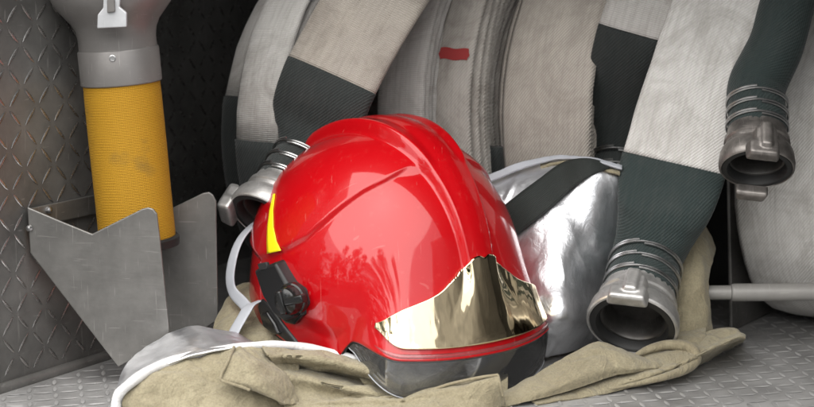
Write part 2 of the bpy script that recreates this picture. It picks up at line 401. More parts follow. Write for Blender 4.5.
# ------------------------------------------------------------------ bracket and yellow branch pipe
wx = lambda s: loc(s, 0)
EPA = R_(6.0); EP = Vector((math.cos(EPA), -math.sin(EPA), 0)); EPN = Vector((math.sin(EPA), math.cos(EPA), 0))
def onplate(px, py, s):                  # point seen at the pixel on the plane s = const of the locker
    d = ray(px, py); O = loc(s, 0); t = (O - CAM).dot(EPN) / d.dot(EPN); return CAM + d * t
br = thing('metal_holder', onplate(100, 345, .04), 'sheet steel holder with two notched plates clasping the yellow pipe', 'bracket')
S1, S2 = .040, .150
fp = [(27, 207), (60, 221), (92, 234), (118, 221), (142, 209), (148, 207.5), (153, 209), (157, 214), (160, 240), (168, 318), (170, 340), (118, 367), (74, 310), (30, 253)]
plate('front_plate', [onplate(x, y, S1) for x, y in fp], EPN, .003, M['steel'], br)
rp = [(84, 197), (100, 205), (138, 225), (170, 209), (203, 193), (209, 192), (213, 195), (216, 201), (218, 320), (170, 352), (120, 300), (80, 255)]
plate('rear_plate', [onplate(x, y, S2) for x, y in rp], EPN, .003, M['steel'], br)
plate('back_flange', [loc(S1 + .004, .004, at(30, 207, .04).z - .002), loc(S2 - .001, .004, at(30, 207, .04).z - .002), loc(S2 - .001, .004, .16), loc(S1 + .004, .004, .16)], EL, .003, M['steel'], br)
for (px, py) in ((79, 205), (80, 217), (80, 231)):
    p = onplate(px + 2, py, S2 - .008); lathe('bolt', p, -ED, [(0, .0001), (0, .004), (.003, .0036), (.0045, .0015), (.0046, .0001)], M['wire'], br, n=10)
p = loc(S1 + .030, .007, at(66, 209, .07).z); lathe('bolt', p, EL, [(0, .0001), (0, .004), (.003, .0036), (.0045, .0015), (.0046, .0001)], M['wire'], br, n=10)
p = onplate(30, 228, S1 - .001); lathe('bolt', p, -ED, [(0, .0001), (0, .0035), (.003, .003), (.004, .0015), (.0041, .0001)], M['wire'], br, n=10)

TS = (S1 + S2) / 2 + .008
b0 = onplate(138, 243, TS); t0 = onplate(121.5, 82, TS); ax = (t0 - b0).normalized(); Lp = (t0 - b0).length
mpp = 1.905 / 1900
bp = thing('branch_pipe', b0, 'yellow webbing covered branch pipe with grey metal head standing in the steel holder', 'fire nozzle')
ry = 39.3 * mpp
hint = Vector((0, 1, 0))
lathe('end_cap', b0, ax, [(-.006, .0001), (-.006, .030), (-.004, ry + .003), (.004, ry + .004), (.006, ry + .002), (.0062, ry - .002)], M['rubber'], bp, hint=hint)
lathe('yellow_sleeve', b0, ax, [(.004, ry * .99), (.01, ry * 1.0), (Lp * .3, ry * .997), (Lp * .6, ry * 1.003), (Lp * .9, ry), (Lp, ry * .99), (Lp + .004, ry * .98)], M['yellow'], bp, hint=hint, n=96)
rc = 41.2 * mpp
lathe('collar', t0, ax, [(-.001, ry * .97), (-.001, rc - .001), (0, rc), (.033, rc), (.0345, rc - .001), (.035, rc - .003), (.035, rc * .7)], M['grey_fitting'], bp, hint=hint, n=96)
lathe('pipe_head', t0, ax, [(.034, rc * .96), (.045, rc * .955), (.054, rc * .99), (.062, rc * 1.08), (.070, rc * 1.24), (.078, rc * 1.40), (.088, rc * 1.52), (.11, rc * 1.6), (.16, rc * 1.62), (.19, rc * 1.5), (.195, rc * 1.4)], M['grey_fitting'], bp, hint=hint, n=96, autos=60, cap=(False, True))
fr_ = basis(ax, Vector((0, -1, 0)))
sp = t0 + ax * .028 + fr_[1] * (rc + .0002)
lathe('screw', sp - fr_[1] * .0008, fr_[1], [(0, .0001), (0, .0036), (.0012, .0034), (.0014, .0026), (.0006, .0022), (.0006, .0001)], M['wire'], bp, n=16)
rgt = RT
def oncone(px, py, out):
    d = ray(px, py); Yp = t0.y - rc - out; return at(px, py, Yp)
cl = [(97, 28.5), (97.5, 15), (103, 8), (104, -14), (121, -14), (119.5, 7), (126.5, 13), (126.5, 27)]
plate('clip', [oncone(x, y, .022) for x, y in cl], (0, 1, .0), .006, M['clip'], bp, bevel=.001)
plate('clip_tongue', [oncone(x, y, .025) for x, y in ((107, 13), (115, 12), (114, -14), (107, -14))], (0, 1, 0), .004, M['grey_fitting'], bp, bevel=.001)

# ------------------------------------------------------------------ hoses
def ribbon(name, P, Wd, wid, thk, mt, parent, k=18, v0=0.0, capends=True, e=2.6, sag=0):
    n = len(P); V = []; U = []; s = v0
    for i in range(n):
        T = (P[min(i + 1, n - 1)] - P[max(i - 1, 0)]).normalized(); W_ = (Wd[i] - T * Wd[i].dot(T)).normalized(); Nn = T.cross(W_)
        if i: s += (P[i] - P[i - 1]).length
        a_, b_ = wid[i] / 2 * (1 + .018 * fb((P[i].x, P[i].z, 2.0 + P[i].y), 14)), thk[i] / 2
        wob_ = min(1.0, wid[i] / .06) * .0016
        ee = e if thk[i] < wid[i] * .5 else 2
        for j in range(k):
            a = 2 * math.pi * j / k; c, q = math.cos(a), math.sin(a)
            x = math.copysign(abs(c) ** (2 / ee), c) * a_; y = math.copysign(abs(q) ** (2 / ee), q) * b_
            V.append(P[i] + W_ * x + Nn * (y + wob_ * fb((x * 1.2 + P[i].x, P[i].z, 3 + P[i].y), 22))); U.append((x, s))
    F = grid_faces(n, k, True)
    if capends: F += [tuple(range(k)), tuple(range((n - 1) * k, n * k))]
    return obj(name, V, F, mt, parent, uv=U)
DD = ED
def roll(label, pxc, py, Yf, wd, mt, turns=11, split=None, end=-60, green=None, th=.0105, pit=.0120, ang=ANG, group='flat fire hoses rolled up side by side in the locker', jit=.0025, outer_off=0, rin=None, cat='fire hose', seed=1, redmark=False, zmin=0.0):
    pf = at(pxc, py, Yf); R0 = pf.z - zmin - .002
    d = Vector((math.sin(ang), math.cos(ang), 0)); e = Vector((math.cos(ang), -math.sin(ang), 0))
    C = pf + d * R0; base = Vector((C.x, C.y, zmin))
    t = thing('rolled_hose', base, label, cat, group)
    rr = random.Random(seed); ph = rr.uniform(0, 6)
    def pt(th_):                          # th_ in radians from front, going up; winds inward
        w_ = (th_ - R_(end)) / (2 * math.pi); r = R0 - th / 2 - max(0, w_ - .0) * pit
        r *= 1 + .006 * math.sin(3 * th_ + ph) * (1 if w_ > .5 else 0)
        lat = jit * (math.sin(th_ * .83 + ph) + math.sin(th_ * 2.1 + ph * 2)) * (1 if w_ > .9 else .3)
        if outer_off: lat += outer_off * (1 - min(1, max(0, (w_ - .55) / .25)))
        return C - d * (r * math.cos(th_)) + ZU * (r * math.sin(th_)) + e * lat
    a1 = R_(end) + turns * 2 * math.pi
    st = R_(split) if split is not None else R_(end)
    n = int(turns * 44)
    ths = [st + (a1 - st) * i / (n - 1) for i in range(n)]
    P = [pt(x) for x in ths]
    ribbon('jacket', P, [e] * n, [wd] * n, [th] * n, mt, t, k=12, v0=rr.uniform(0, 2))
    if split is not None and green:
        ths = [R_(end) + (st - R_(end)) * i / 23 for i in range(24)]
        P = [pt(x) - d * (.0012 * math.cos(x)) + ZU * .0012 * math.sin(x) for x in ths]
        ribbon('sleeve', P, [e] * 24, [wd * 1.025] * 24, [th * 1.12] * 24, M[green], t, k=14)
    if redmark:
        V, U = [], []; q0 = R_(redmark[0]); q1 = R_(redmark[1])
        for i in range(8):
            x = q0 + (q1 - q0) * i / 7
            for j in range(11):
                f = j / 10 - .5; w2 = 1.0
                xx = x if True else 0
                rough_ = .0012 * math.sin(j * 2.3 + i)
                pp = pt(x + .003 * math.sin(j * .9)) - d * ((th / 2 + .0006) * math.cos(x)) + ZU * (th / 2 + .0006) * math.sin(x)
                V.append(pp + e * (f * wd * (.80 - .10 * abs(i - 3.5) / 3.5 - .02 * math.sin(i * 1.7)) + .002))
        obj('paint_mark', V, grid_faces(8, 11), M['redpaint'], t)
    return t, C, R0, d, e, pt
G = None
roll('leftmost rolled grey hose with a dark sleeve, pressed against the tread plate wall', 240, 140, .285, .060, M['hose_plain'], split=13, end=-70, green='greenblack', seed=2)
roll('pale rolled hose with dark sleeve, between the leftmost roll and the beige hose end', 253, 140, .20, .060, M['hose_plain'], split=-.5, end=-70, green='greenblack', seed=3)
roll('rolled pale hose rising behind the top of the red helmet', 396, 112, .245, .062, M['hose_plain'], end=-80, seed=4)
roll('rolled hose with a red painted mark across its outer layer', 447, 112, .255, .050, M['hose'], end=-75, seed=5, redmark=(13.5, 16.5), jit=.003, turns=10)
tD = roll('wide twill rolled hose between the red marked roll and the hanging hose ends', 535, 125, .235, .112, M['hose_twill'], end=-80, seed=6, outer_off=.010, turns=10)
tH = roll('broad white rolled hose behind the round grey bar', 780, 178, .17, .115, M['hose_white'], end=-85, seed=8, jit=.004, turns=10)
# dark end of an inner layer of the wide roll, low on its left side
t, C, R0, d, e, pt = tD
ths = [R_(-40 + 32 * i / 15) for i in range(16)]
ribbon('inner_sleeve', [C - d * ((R0 - .013) * math.cos(x)) + ZU * ((R0 - .013) * math.sin(x)) - e * .016 for x in ths], [e] * 16, [.112] * 16, [.011] * 16, M['greenblack'], t, k=14)

def axis_px(dx, dy, ratio):
    l = math.hypot(dx, dy); k = math.sqrt(1 - ratio ** 2); return (-FWD * ratio + (RT * (dx / l) + UP * (-dy / l)) * k).normalized()
def coupling(parent, mouth, ax, r, mt, lugang, hint=UP, L_=.040):
    """short threaded hose coupling: flared ring, rubber gasket, dark bore and two claw lugs; ax points out of the mouth"""
    a, u, v = basis(ax, hint)
    ri = r * .80
    prof = [(-L_ - .006, r * .74), (-L_ - .005, r * .78), (-L_, r * .79), (-L_ * .86, r * .86), (-L_ * .74, r * .87), (-L_ * .70, r * .83), (-L_ * .60, r * .83), (-L_ * .50, r * .93), (-L_ * .40, r * .97), (-L_ * .16, r * 1.0), (-L_ * .04, r * .99), (0, r * .965), (.0006, r * .93), (-.0008, r * .91), (-.004, r * .90)]
    c = lathe('coupling', mouth, a, prof, mt, parent, hint=u, autos=28, wob=lambda s, q: .004 * math.sin(5 * q + 40 * s))
    lathe('gasket', mouth, a, [(-.0020, r * .93), (.0002, r * .90), (.0004, ri * .98), (-.002, ri * .93), (-.012, ri * .90)], M['rubber'], c, hint=u)
    lathe('bore', mouth, a, [(-.0095, ri * .91), (-.010, ri * .85), (-.012, ri * .81), (-.024, ri * .77), (-.033, ri * .75), (-.034, .0001)], M['bore'], c, hint=u)
    for la in lugang:
        rad = u * math.cos(la) + v * math.sin(la); tan = a.cross(rad)
        bmv = []
        # claw lug: a broad foot on the ring, a hooked beak reaching past the mouth and a thumb ridge
        V, F = [], []
        def blk(C, dx, dy, dz, tx=1, tz=1):
            n0 = len(V)
            for s in (-1, 1):
                k2 = tx if s > 0 else 1
                for x, y in ((-1, -1), (1, -1), (1, 1), (-1, 1)):
                    V.append(C + tan * (x * dx / 2 * k2) + a * (y * dy / 2) + rad * (s * dz / 2 * 1))
            F.extend([tuple(n0 + q for q in f) for f in ((0, 1, 2, 3), (4, 5, 6, 7), (0, 1, 5, 4), (1, 2, 6, 5), (2, 3, 7, 6), (3, 0, 4, 7))])
        b = mouth + rad * r
        blk(b + a * (-.009) + rad * .002, r * .66, .026, .015, .8)
        blk(b + a * (.002) + rad * .001 + tan * r * .05, r * .90, .018, .016, .84)
        blk(b + a * (-.012) + rad * .007, r * .40, .030, .013, .7)
        o = obj('lug', V, F, mt, c, bevel=.0032, autos=35)
        m_ = o.modifiers.new('rm', 'REMESH'); m_.mode = 'VOXEL'; m_.voxel_size = .0011; m_.use_smooth_shade = True
        s_ = o.modifiers.new('sm', 'SMOOTH'); s_.iterations = 9; s_.factor = .5
    return c
def wires(parent, P, ax, r, n, gap, loops=2):
    for q in range(n):
        tt = q * gap; C = P - ax * tt
        a, u, v = basis(ax, UP)
        rw = .0011
        pts = []; NT = 40 * loops
        for i in range(NT):
            th = 2 * math.pi * i / 40; pts.append(C + a * ((i / NT - .5) * loops * .0030) + (u * math.cos(th) + v * math.sin(th)) * (r(tt) + .0006))
        tube('wire_binding', pts, rw, M['wire'], parent, n=NT * 2, k=6)
def tail(label, mouth, ax, r, path, split, jm, gm, cm, lugs, wtop, ttop, name='hose_end', group='hose ends with metal couplings hanging over the rolls', nw=3, over=.10, wgap=.017, L_=.040, wdir=None, wf=None):
    """path: 3D points from just behind the coupling upward; split: fraction where the green sleeve gives way to white jacket"""
    base = mouth - ax * L_
    t = thing(name, mouth + Vector((0, 0, -r)), label, 'fire hose', group)
    cp = coupling(t, mouth, ax, r, M[cm], lugs, L_=L_)
    rt = r * .77
    pts = [base + ax * .002, base - ax * .025, base - ax * .06] + [Vector(p) for p in path]
    top = pts[-1]; n = 90
    P = spline(pts, n)
    # carry on over the top of the roll behind and down its back
    dirn = (P[-1] - P[-2]).normalized(); nb = 34; Q = []
    back = Vector((ED.x, ED.y, 0)); cur = P[-1].copy(); stp = .011
    for i in range(nb):
        f = min(1, i / 16); dv = (dirn * (1 - f) + back * 1.0 * f + ZU * (-.9 * max(0, (i - 14) / 14))).normalized()
        cur = cur + dv * stp; Q.append(cur.copy())
    A_ = P + Q; wds, ths, W_ = [], [], []
    arc = 0; tot = sum((P[i + 1] - P[i]).length for i in range(n - 1))
    wv = (wdir or EL).normalized()
    s = 0
    for i, p in enumerate(A_):
        if i: s += (A_[i] - A_[i - 1]).length
        f = max(0, min(1, (s - .055) / (tot * (wf or .62) - .055))); f = f * f * (3 - 2 * f)
        if s < .055: f = 0
        wds.append((2 * rt) * (1 - f) + wtop * f); ths.append((2 * rt) * (1 - f) + ttop * f); W_.append(wv)
    ks = int(n * split)
    ribbon('sleeve', A_[:ks + 1], W_[:ks + 1], [x * 1.012 for x in wds[:ks + 1]], [x * 1.012 + .001 for x in ths[:ks + 1]], M[gm], t, k=28)
    ribbon('jacket', A_[ks:], W_[ks:], wds[ks:], ths[ks:], M[jm], t, k=28, v0=rt * 3)
    wires(t, base - ax * .010, ax, lambda tt: rt * 1.02 + .0006, nw, wgap)
    return t
# F: the big hose end in front
axF = axis_px(-16, 46, .66); mF = at(632, 326, .07)
tail('largest hose end, white above green sleeve, its coupling resting on the tan canvas', mF, axF, .0485,
     [at(664, 205, .132), at(676, 155, .138), at(699, 80, .152), at(727, 0, .17), at(745, -45, .18)], .545, 'hose_white', 'green', 'cast', [R_(-8), R_(172)], .112, .016, wf=.42, wdir=Vector((.95, -.30, .12)))
# G: the one at the right, higher up
axG = axis_px(-5, 46, .50); mG = at(757, 169, .055)
tail('green sleeved hose end whose dull coupling hangs in front of the broad white roll', mG, axG, .0385,
     [at(776, 45, .130), at(787, 5, .138), at(803, -50, .155)], .93, 'hose_white', 'green', 'castdark', [R_(-12), R_(168)], .056, .05, wdir=Vector((.95, -.3, .1)), nw=3, wgap=.014)
# A3: at the left, behind the helmet
axA = axis_px(-24, 40, .5); mA = at(264, 220, .125)
tail('dusty beige hose end with dark sleeve, coupling half hidden behind the helmet', mA, axA, .042,
     [at(323, 96, .170), at(345, 50, .180), at(374, 0, .195), at(396, -35, .23)], .57, 'hose_tan', 'greenblack', 'cast', [R_(62), R_(242)], .106, .02, wf=.35, wdir=Vector((.86, -.35, -.36)))
# E: behind F
axE = axis_px(-6, 46, .4); mE = at(613, 230, .205)
tail('hose end tucked behind the largest hanging hose, its coupling hidden by the silver hood', mE, axE, .041,
     [at(634, 55, .208), at(649, 0, .206), at(662, -40, .215)], .66, 'hose_plain', 'greenblack', 'cast', [R_(75), R_(255)], .090, .02, wf=.45, wdir=Vector((.95, -.3, .1)))

# ------------------------------------------------------------------ divider and bar at the right
dv = [at(719, 178, .17), at(725, 178, .17), at(736, 332, .19), at(724, 332, .19)]
p0 = atz(729, 331, .001)
dvd = plate('divider_panel', [p0 + ZU * 0, p0 + ED * .30, p0 + ED * .30 + ZU * .24, p0 + ZU * .24 - EL * .012], EL, .004, M['steel'])
tag(dvd, 'thin upright metal divider between the hanging hose and the broad white roll', 'divider')
bb = thing('support_bar', at(735, 293, .15), 'round grey metal bar running across the front of the broad white roll', 'bar')
A0, A1_ = at(731, 292.5, .158), at(860, 291.5, .158)
axb = (A1_ - A0).normalized()
lathe('bar', A0, axb, [(0, .0001), (0, .0082), (.0015, .0094), (.004, .0096), (.14, .0096), (.17, .0096), (.17, .0001)], M['bar'], bb, n=32)
lathe('bar_stub', A0 - axb * .032, axb, [(0, .0001), (0, .0078), (.0315, .0078), (.0315, .0001)], M['bar'], bb, n=32)

# ------------------------------------------------------------------ helmet
HC = at(391, 272, .105)
yaw, pit_, rol = R_(40), R_(13), R_(0)
# local: x forward, y to the wearer's left, z up
f0 = Vector((math.sin(yaw), -math.cos(yaw), 0)); l0 = Vector((math.cos(yaw), math.sin(yaw), 0))
Fh = (f0 * math.cos(pit_) - ZU * math.sin(pit_)).normalized(); Uh = (ZU * math.cos(pit_) + f0 * math.sin(pit_)).normalized(); Lh = l0
if rol:
    q = Matrix.Rotation(rol, 3, Fh); Lh = q @ Lh; Uh = q @ Uh
def hw(p): return HC + Fh * p[0] + Lh * p[1] + Uh * p[2]
AF, AB, BB, HT = .137, .162, .130, .150
def sstep(a, b, x):
    t = max(0, min(1, (x - a) / (b - a))); return t * t * (3 - 2 * t)
def zrim(al):
    d = abs(math.degrees(al))
    front = -.016 - .010 * (d / 60) ** 2 if d < 60 else -.026
    side = -.062; back = -.062
    t = sstep(53, 64, d); r = front * (1 - t) + side * t
    t = sstep(110, 160, d); return r * (1 - t) + back * t
def shell(al, t, off=0.0, crest=True):
    ca, sa = math.cos(al), math.sin(al); a = AF if ca > 0 else AB; d = abs(math.degrees(al))
    e = 2.15
    Rr = (abs(ca / a) ** e + abs(sa / BB) ** e) ** (-1 / e)
    T0 = .66
    if t < T0:
        ph = t / T0 * math.pi / 2; rho = Rr * math.sin(ph) ** 1.08; z = HT * math.cos(ph)
        n = Vector((ca * rho / a ** 2, sa * rho / BB ** 2, z / HT ** 2))
    else:
        u = (t - T0) / (1 - T0); zr = zrim(al); z = u * zr
        fl = - .035 * sstep(60, 85, d) * (1 - sstep(125, 150, d)) + .02 * sstep(140, 170, d)
        rho = Rr * (1 + fl * u ** 2)
        n = Vector((ca / a, sa / BB, -.3 * fl))
    n.normalize()
    if ca > 0 and z < .075:               # forehead sweeps out into the brim
        k = (1 - sstep(34, 54, d)); x = min(1.0, (.075 - z) / .095)
        rho += .037 * k * x ** 2.0; sl_ = .037 * 2.0 * x / .095 * k
        n = (n + Vector((0, 0, sl_ * .9))).normalized()
    p = Vector((ca * rho, sa * rho, z)); h = off
    if crest:
        fr = sstep(-.02, .145, p.x)                       # 0 rear/top -> 1 front
        hwid = .034 * (1 - fr) + .019 * fr
        hgt = .0135 * (1 - fr) + .006 * fr
        wide = 0.0
        if t > T0: hgt *= 1 - .5 * sstep(0, 1, (t - T0) / (1 - T0)); pass
        wide = sstep(.075, .0, p.z) if p.x > .05 else 0.0; hwid += .020 * wide ** 1.5; hgt *= 1 - .35 * wide
        up = sstep(-.06, .05, p.z) if p.x < 0 else 1.0
        y = abs(p.y)
        prof = 1 - sstep(hwid * (.74 - .47 * wide), hwid * (1.05 + .25 * wide), y)
        h += .0014 * (1 - sstep(.002, .016, y)) * (1 - wide) * up * sstep(-.12, -.06, p.x)
        if p.x > -.2: h += hgt * prof * up * (sstep(-.155, -.11, p.x))
        # upper-rear half shell stands proud of the front quarter along a sweeping crease
        if CRE and y > .012:
            dd_ = (p.z - float(np.interp(p.x, CRE[0], CRE[1])))
            h += .0042 * sstep(-.0045, .0045, dd_) * sstep(.012, .03, y)
        # scooped lower side under the knob
        if t > T0 and 50 < d < 120: h -= .004 * sstep(.25, .55, (t - T0) / (1 - T0)) * sstep(55, 66, d) * (1 - sstep(100, 118, d))
    return p + n * h
CRE = None
hel = thing('fire_helmet', hw((0, 0, -.08)), 'glossy red firefighter helmet with mirror front plate and clear visor lying on the canvas', 'helmet')
from mathutils.bvhtree import BVHTree
def picker(fn, ni, nj):
    V = [fn(i / (ni - 1), j / (nj - 1)) for i in range(ni) for j in range(nj)]
    return BVHTree.FromPolygons(V, grid_faces(ni, nj)), V
PB, PV = picker(lambda u, v: hw(shell(-math.pi + 2 * math.pi * u, .02 + .98 * v)), 181, 91)
def pick(px, py):
    """local point, azimuth and t of the shell seen at a photo pixel"""
    h, n_, i, dd = PB.ray_cast(CAM, ray(px, py).normalized())
    if h is None: return None
    r = h - HC; p = Vector((r.dot(Fh), r.dot(Lh), r.dot(Uh)))
    iu, iv = i // 90, i % 90
    return p, -math.pi + 2 * math.pi * (iu + .5) / 180, .02 + .98 * (iv + .5) / 90, h, n_
cpx = [(404, 172), (385, 182), (365, 192), (345, 206), (325, 223), (308, 238), (290, 248), (275, 254), (262, 258)]
cl_ = sorted([(q[0].x, q[0].z) for q in (pick(*c) for c in cpx) if q])
CRE = ([-.3] + [c[0] for c in cl_] + [.3], [cl_[0][1] - .03] + [c[1] for c in cl_] + [cl_[-1][1] + .06])
print('CRE', [(round(a, 3), round(b, 3)) for a, b in cl_])
NA, NT_ = 512, 210
V, F = [hw(shell(0, 0))], []
for i in range(1, NT_ + 1):
    for j in range(NA):
        al = -math.pi + 2 * math.pi * j / NA
        V.append(hw(shell(al, i / NT_)))
# rolled rim and inner wall
def rim(off, dz, al):
    p = shell(al, 1.0); ca, sa = math.cos(al), math.sin(al); return hw(p + Vector((ca * off, sa * off, dz)))
rings = [(-.0005, -.0018), (-.003, -.0028), (-.0055, -.0015), (-.0075, .001), (-.03, .004)]
for off, dz in rings:
    for j in range(NA): V.append(rim(off, dz, -math.pi + 2 * math.pi * j / NA))
for j in range(NA): F.append((0, 1 + j, 1 + (j + 1) % NA))
tot_r = NT_ + len(rings)
for i in range(tot_r - 1):
    for j in range(NA):
        a = 1 + i * NA + j; b = 1 + i * NA + (j + 1) % NA; F.append((a, a + NA, b + NA, b))
obj('shell', V, F, M['red'], hel)
# black rubber edge under the brim
pts = [rim(-.003, -.0030, R_(-180 + 360 * k / 200)) for k in range(200)]
tube('rubber_edge', pts, .0016, M['rubber'], hel, closed=True, k=8)
# inner padding, dark
V, F = [], []
for i in range(20):
    for j in range(60):
        p = shell(-math.pi + 2 * math.pi * j / 60, .2 + .5 * i / 19, 0, False); V.append(hw(Vector((p.x * .9, p.y * .88, p.z * .9 - .002))))
obj('padding', V, grid_faces(20, 60, True) + [tuple(range(60))], M['rubber'], hel)
# front plate
def tz(al, z):                            # t parameter for local height z
    lo, hi = 0.0, 1.0
    for _ in range(30):
        mid = (lo + hi) / 2
        if shell(al, mid, 0, False).z > z: lo = mid
        else: hi = mid
    return (lo + hi) / 2
ptop = [(377, 326), (385, 319), (400, 312), (416, 305), (430, 297), (440, 288), (446, 279), (449, 270), (456, 263), (463, 258)]
tp = sorted([(-math.degrees(q[1]), q[0].z) for q in (pick(*c) for c in ptop) if q])
tp = [(max(4.0, a_ - 5.5 * sstep(.02, .06, z_)), z_) for a_, z_ in tp]
print('plate', [(round(a), round(b, 3)) for a, b in tp])
AMX = tp[-1][0]
def plate_top(d):
    d = abs(d); z = sum(float(np.interp(abs(d + q), [t[0] for t in tp], [t[1] for t in tp])) * w_ for q, w_ in ((-4, .1), (-3, .1), (-2, .15), (-1, .2), (0, .0), (1, .2), (2, .15), (3, .1)))
    return z - .0030 * math.exp(-(d / 2.2) ** 2)
def plate_bot(d):
    zb = zrim(R_(min(abs(d), 54))) + .0085; k = sstep(AMX - 14, AMX, abs(d)) ** 2
    return zb * (1 - k) + k * (tp[-1][1] - .002)
V = []; nA, nB = 261, 50
for i in range(nA):
    d = -AMX + 2 * AMX * i / (nA - 1); al = R_(d); zb, zt_ = plate_bot(d), max(plate_top(d), plate_bot(d) + .001)
    for j in range(nB):
        z = zb + (zt_ - zb) * j / (nB - 1); t = tz(al, z)
        edge = min(1, min(j, nB - 1 - j) / 3, min(i, nA - 1 - i) / 2)
        V.append(hw(shell(al, t, .0036)))
obj('front_plate', V, grid_faces(nA, nB), M['gold'], hel, solid=.003)
# clear visor
V = []; nA, nB = 90, 14
for i in range(nA):
    d = -58 + 116 * i / (nA - 1); al = R_(d); p = shell(R_(max(-54, min(54, d))), 1.0); p = Vector((math.cos(al) * Vector((p.x, p.y)).length, math.sin(al) * Vector((p.x, p.y)).length, p.z)); dep = .046 * (1 - (abs(d) / 58) ** 2.6) + .003
    rr_ = 1.0
    for j in range(nB):
        f = j / (nB - 1); q = p * 1.0; k = .992 - .020 * sstep(44, 54, abs(d)) + (.050 * f - .034 * f * f) * (1 - sstep(30, 56, abs(d)) * .8)
        V.append(hw(Vector((q.x * k, q.y * k, q.z - .001 - dep * f + .006 * (1 - f)))))
obj('visor', V, grid_faces(nA, nB), M['visor'], hel, solid=.0028)
tube('visor_edge', [V[i * nB + nB - 1] for i in range(0, nA)], .0007, M['visor_edge'], hel, n=120, k=8)
pts = []
# yellow reflective strip wrapping the rear
V = []; nn = 40
for i in range(nn):
    y = -.116 + .232 * i / (nn - 1)
    for j in range(6):
        V.append((y, j))
def rear_pt(d, t, off): return hw(shell(R_(d), t, off))
sl_ = [((277, 196), (279, 196)), ((273.5, 212), (277, 212)), ((271.5, 228), (277.5, 228)), ((271, 242), (280.5, 242)), ((271.5, 254), (285, 251))]
V = []
for f in range(25):
    u = f / 24 * 4; i = min(int(u), 3); k = u - i
    for j in range(6):
        e0 = [sl_[i][0][m_] * (1 - k) + sl_[i + 1][0][m_] * k for m_ in (0, 1)]; e1 = [sl_[i][1][m_] * (1 - k) + sl_[i + 1][1][m_] * k for m_ in (0, 1)]
        q = pick(e0[0] + (e1[0] - e0[0]) * j / 5, e0[1] + (e1[1] - e0[1]) * j / 5)
        if q is None: q = pick(e1[0] + 1, e1[1])
        if q is None: V.append(V[-1] if V else HC)
        else: V.append(q[3] + q[4] * (-.0052 if q[4].dot(FWD) > 0 else .0052))
print('strip', len(V))
obj('reflective_strip', V, grid_faces(25, 6), M['yellowband'], hel, solid=.0006)
# knob mount on the wearer's right side
def side(x, z, off=0):
    """point on the right side of the shell at local x,z"""
    best = None
    al0 = -math.acos(max(-1, min(1, x / .15)))
    lo, hi = -math.pi, 0.0
    # solve azimuth so that local x matches at height z
    for _ in range(30):
        mid = (lo + hi) / 2
        if shell(mid, tz(mid, z), 0, False).x < x: lo = mid
        else: hi = mid
    return shell((lo + hi) / 2, tz((lo + hi) / 2, z), off, False)
def on_shell(px, py, out):
    q = pick(px, py)
    k = 0
    while q is None and k < 12: k += 1; q = pick(px + (391 - px) * .02 * k, py - 1.2 * k)
    n_ = q[4] if q[4].dot(FWD) < 0 else -q[4]
    return q[3] + n_ * out
def side_block(name, outline, h0, h1, mt, taper=.86, bevel=.002, parent=None):
    n = len(outline); cx = sum(p[0] for p in outline) / n; cz = sum(p[1] for p in outline) / n
    q = pick(cx, cz); n_ = q[4] if q[4].dot(FWD) < 0 else -q[4]
    lo = [on_shell(x, z, h0) for x, z in outline]
    hi = [on_shell(cx + (x - cx) * taper, cz + (z - cz) * taper, 0) + n_ * h1 for x, z in outline]
    V = lo + hi; F = [tuple(range(n)), tuple(range(n, 2 * n))] + [(i, (i + 1) % n, (i + 1) % n + n, i + n) for i in range(n)]
    return obj(name, V, F, mt, parent or hel, bevel=bevel, autos=35)
mount = side_block('knob_mount', [(261, 266), (284, 257), (298, 281), (308, 288), (312, 304), (303, 318), (294, 322), (283, 314), (270, 294)], -.006, .013, M['black'], .90, .003)
side_block('mount_flange', [(280, 306), (292, 310), (306, 306), (308, 313), (299, 323), (289, 321), (281, 314)], -.004, .006, M['blackgloss'], .92, .002)
q = pick(301, 297); nk = q[4] if q[4].dot(FWD) < 0 else -q[4]; kw = q[3] + nk * .011
nk = (nk + RT * .25).normalized()
lathe('knob', kw - nk * .004, nk, [(0, .0165), (.006, .0165), (.007, .0150), (.012, .0145), (.017, .013), (.0195, .009), (.020, .0001)], M['blackgloss'], mount, n=40)
ua = (RT * 1.0 + UP * .25); ua = (ua - nk * ua.dot(nk)).normalized(); ub = nk.cross(ua)
hexa('knob_lever', kw + nk * .013 + ua * .013, [ua, ub, nk], (.024, .0085, .009), M['blackgloss'], mount, bevel=.002)
hexa('knob_grip', kw + nk * .016 - ua * .002, [ua, ub, nk], (.007, .024, .006), M['blackgloss'], mount, bevel=.002)
q2 = pick(274, 266); n2 = q2[4] if q2[4].dot(FWD) < 0 else -q2[4]
hexa('socket', q2[3] + n2 * .0115, [ua, ub, n2], (.012, .007, .004), M['rubber'], mount, bevel=.001)
flap = side_block('ear_flap', [(258, 303), (262, 296), (272, 305), (284, 322), (298, 340), (304, 356), (280, 358), (266, 338), (259, 322)], -.012, .003, M['black'], .93, .003)
side_block('flap_buckle', [(263, 312), (270, 309), (279, 322), (284, 334), (276, 336), (267, 326)], -.002, .006, M['blackgloss'], .9, .002, flap)

# ------------------------------------------------------------------ proximity hood: silver outside, canvas lining, white binding
hood = thing('proximity_hood', atz(430, 400, 0), 'crumpled silver heat hood with tan canvas lining turned out, spread under the helmet', 'protective hood')
Yg = lambda py, h=0: atz(407, py, h).y
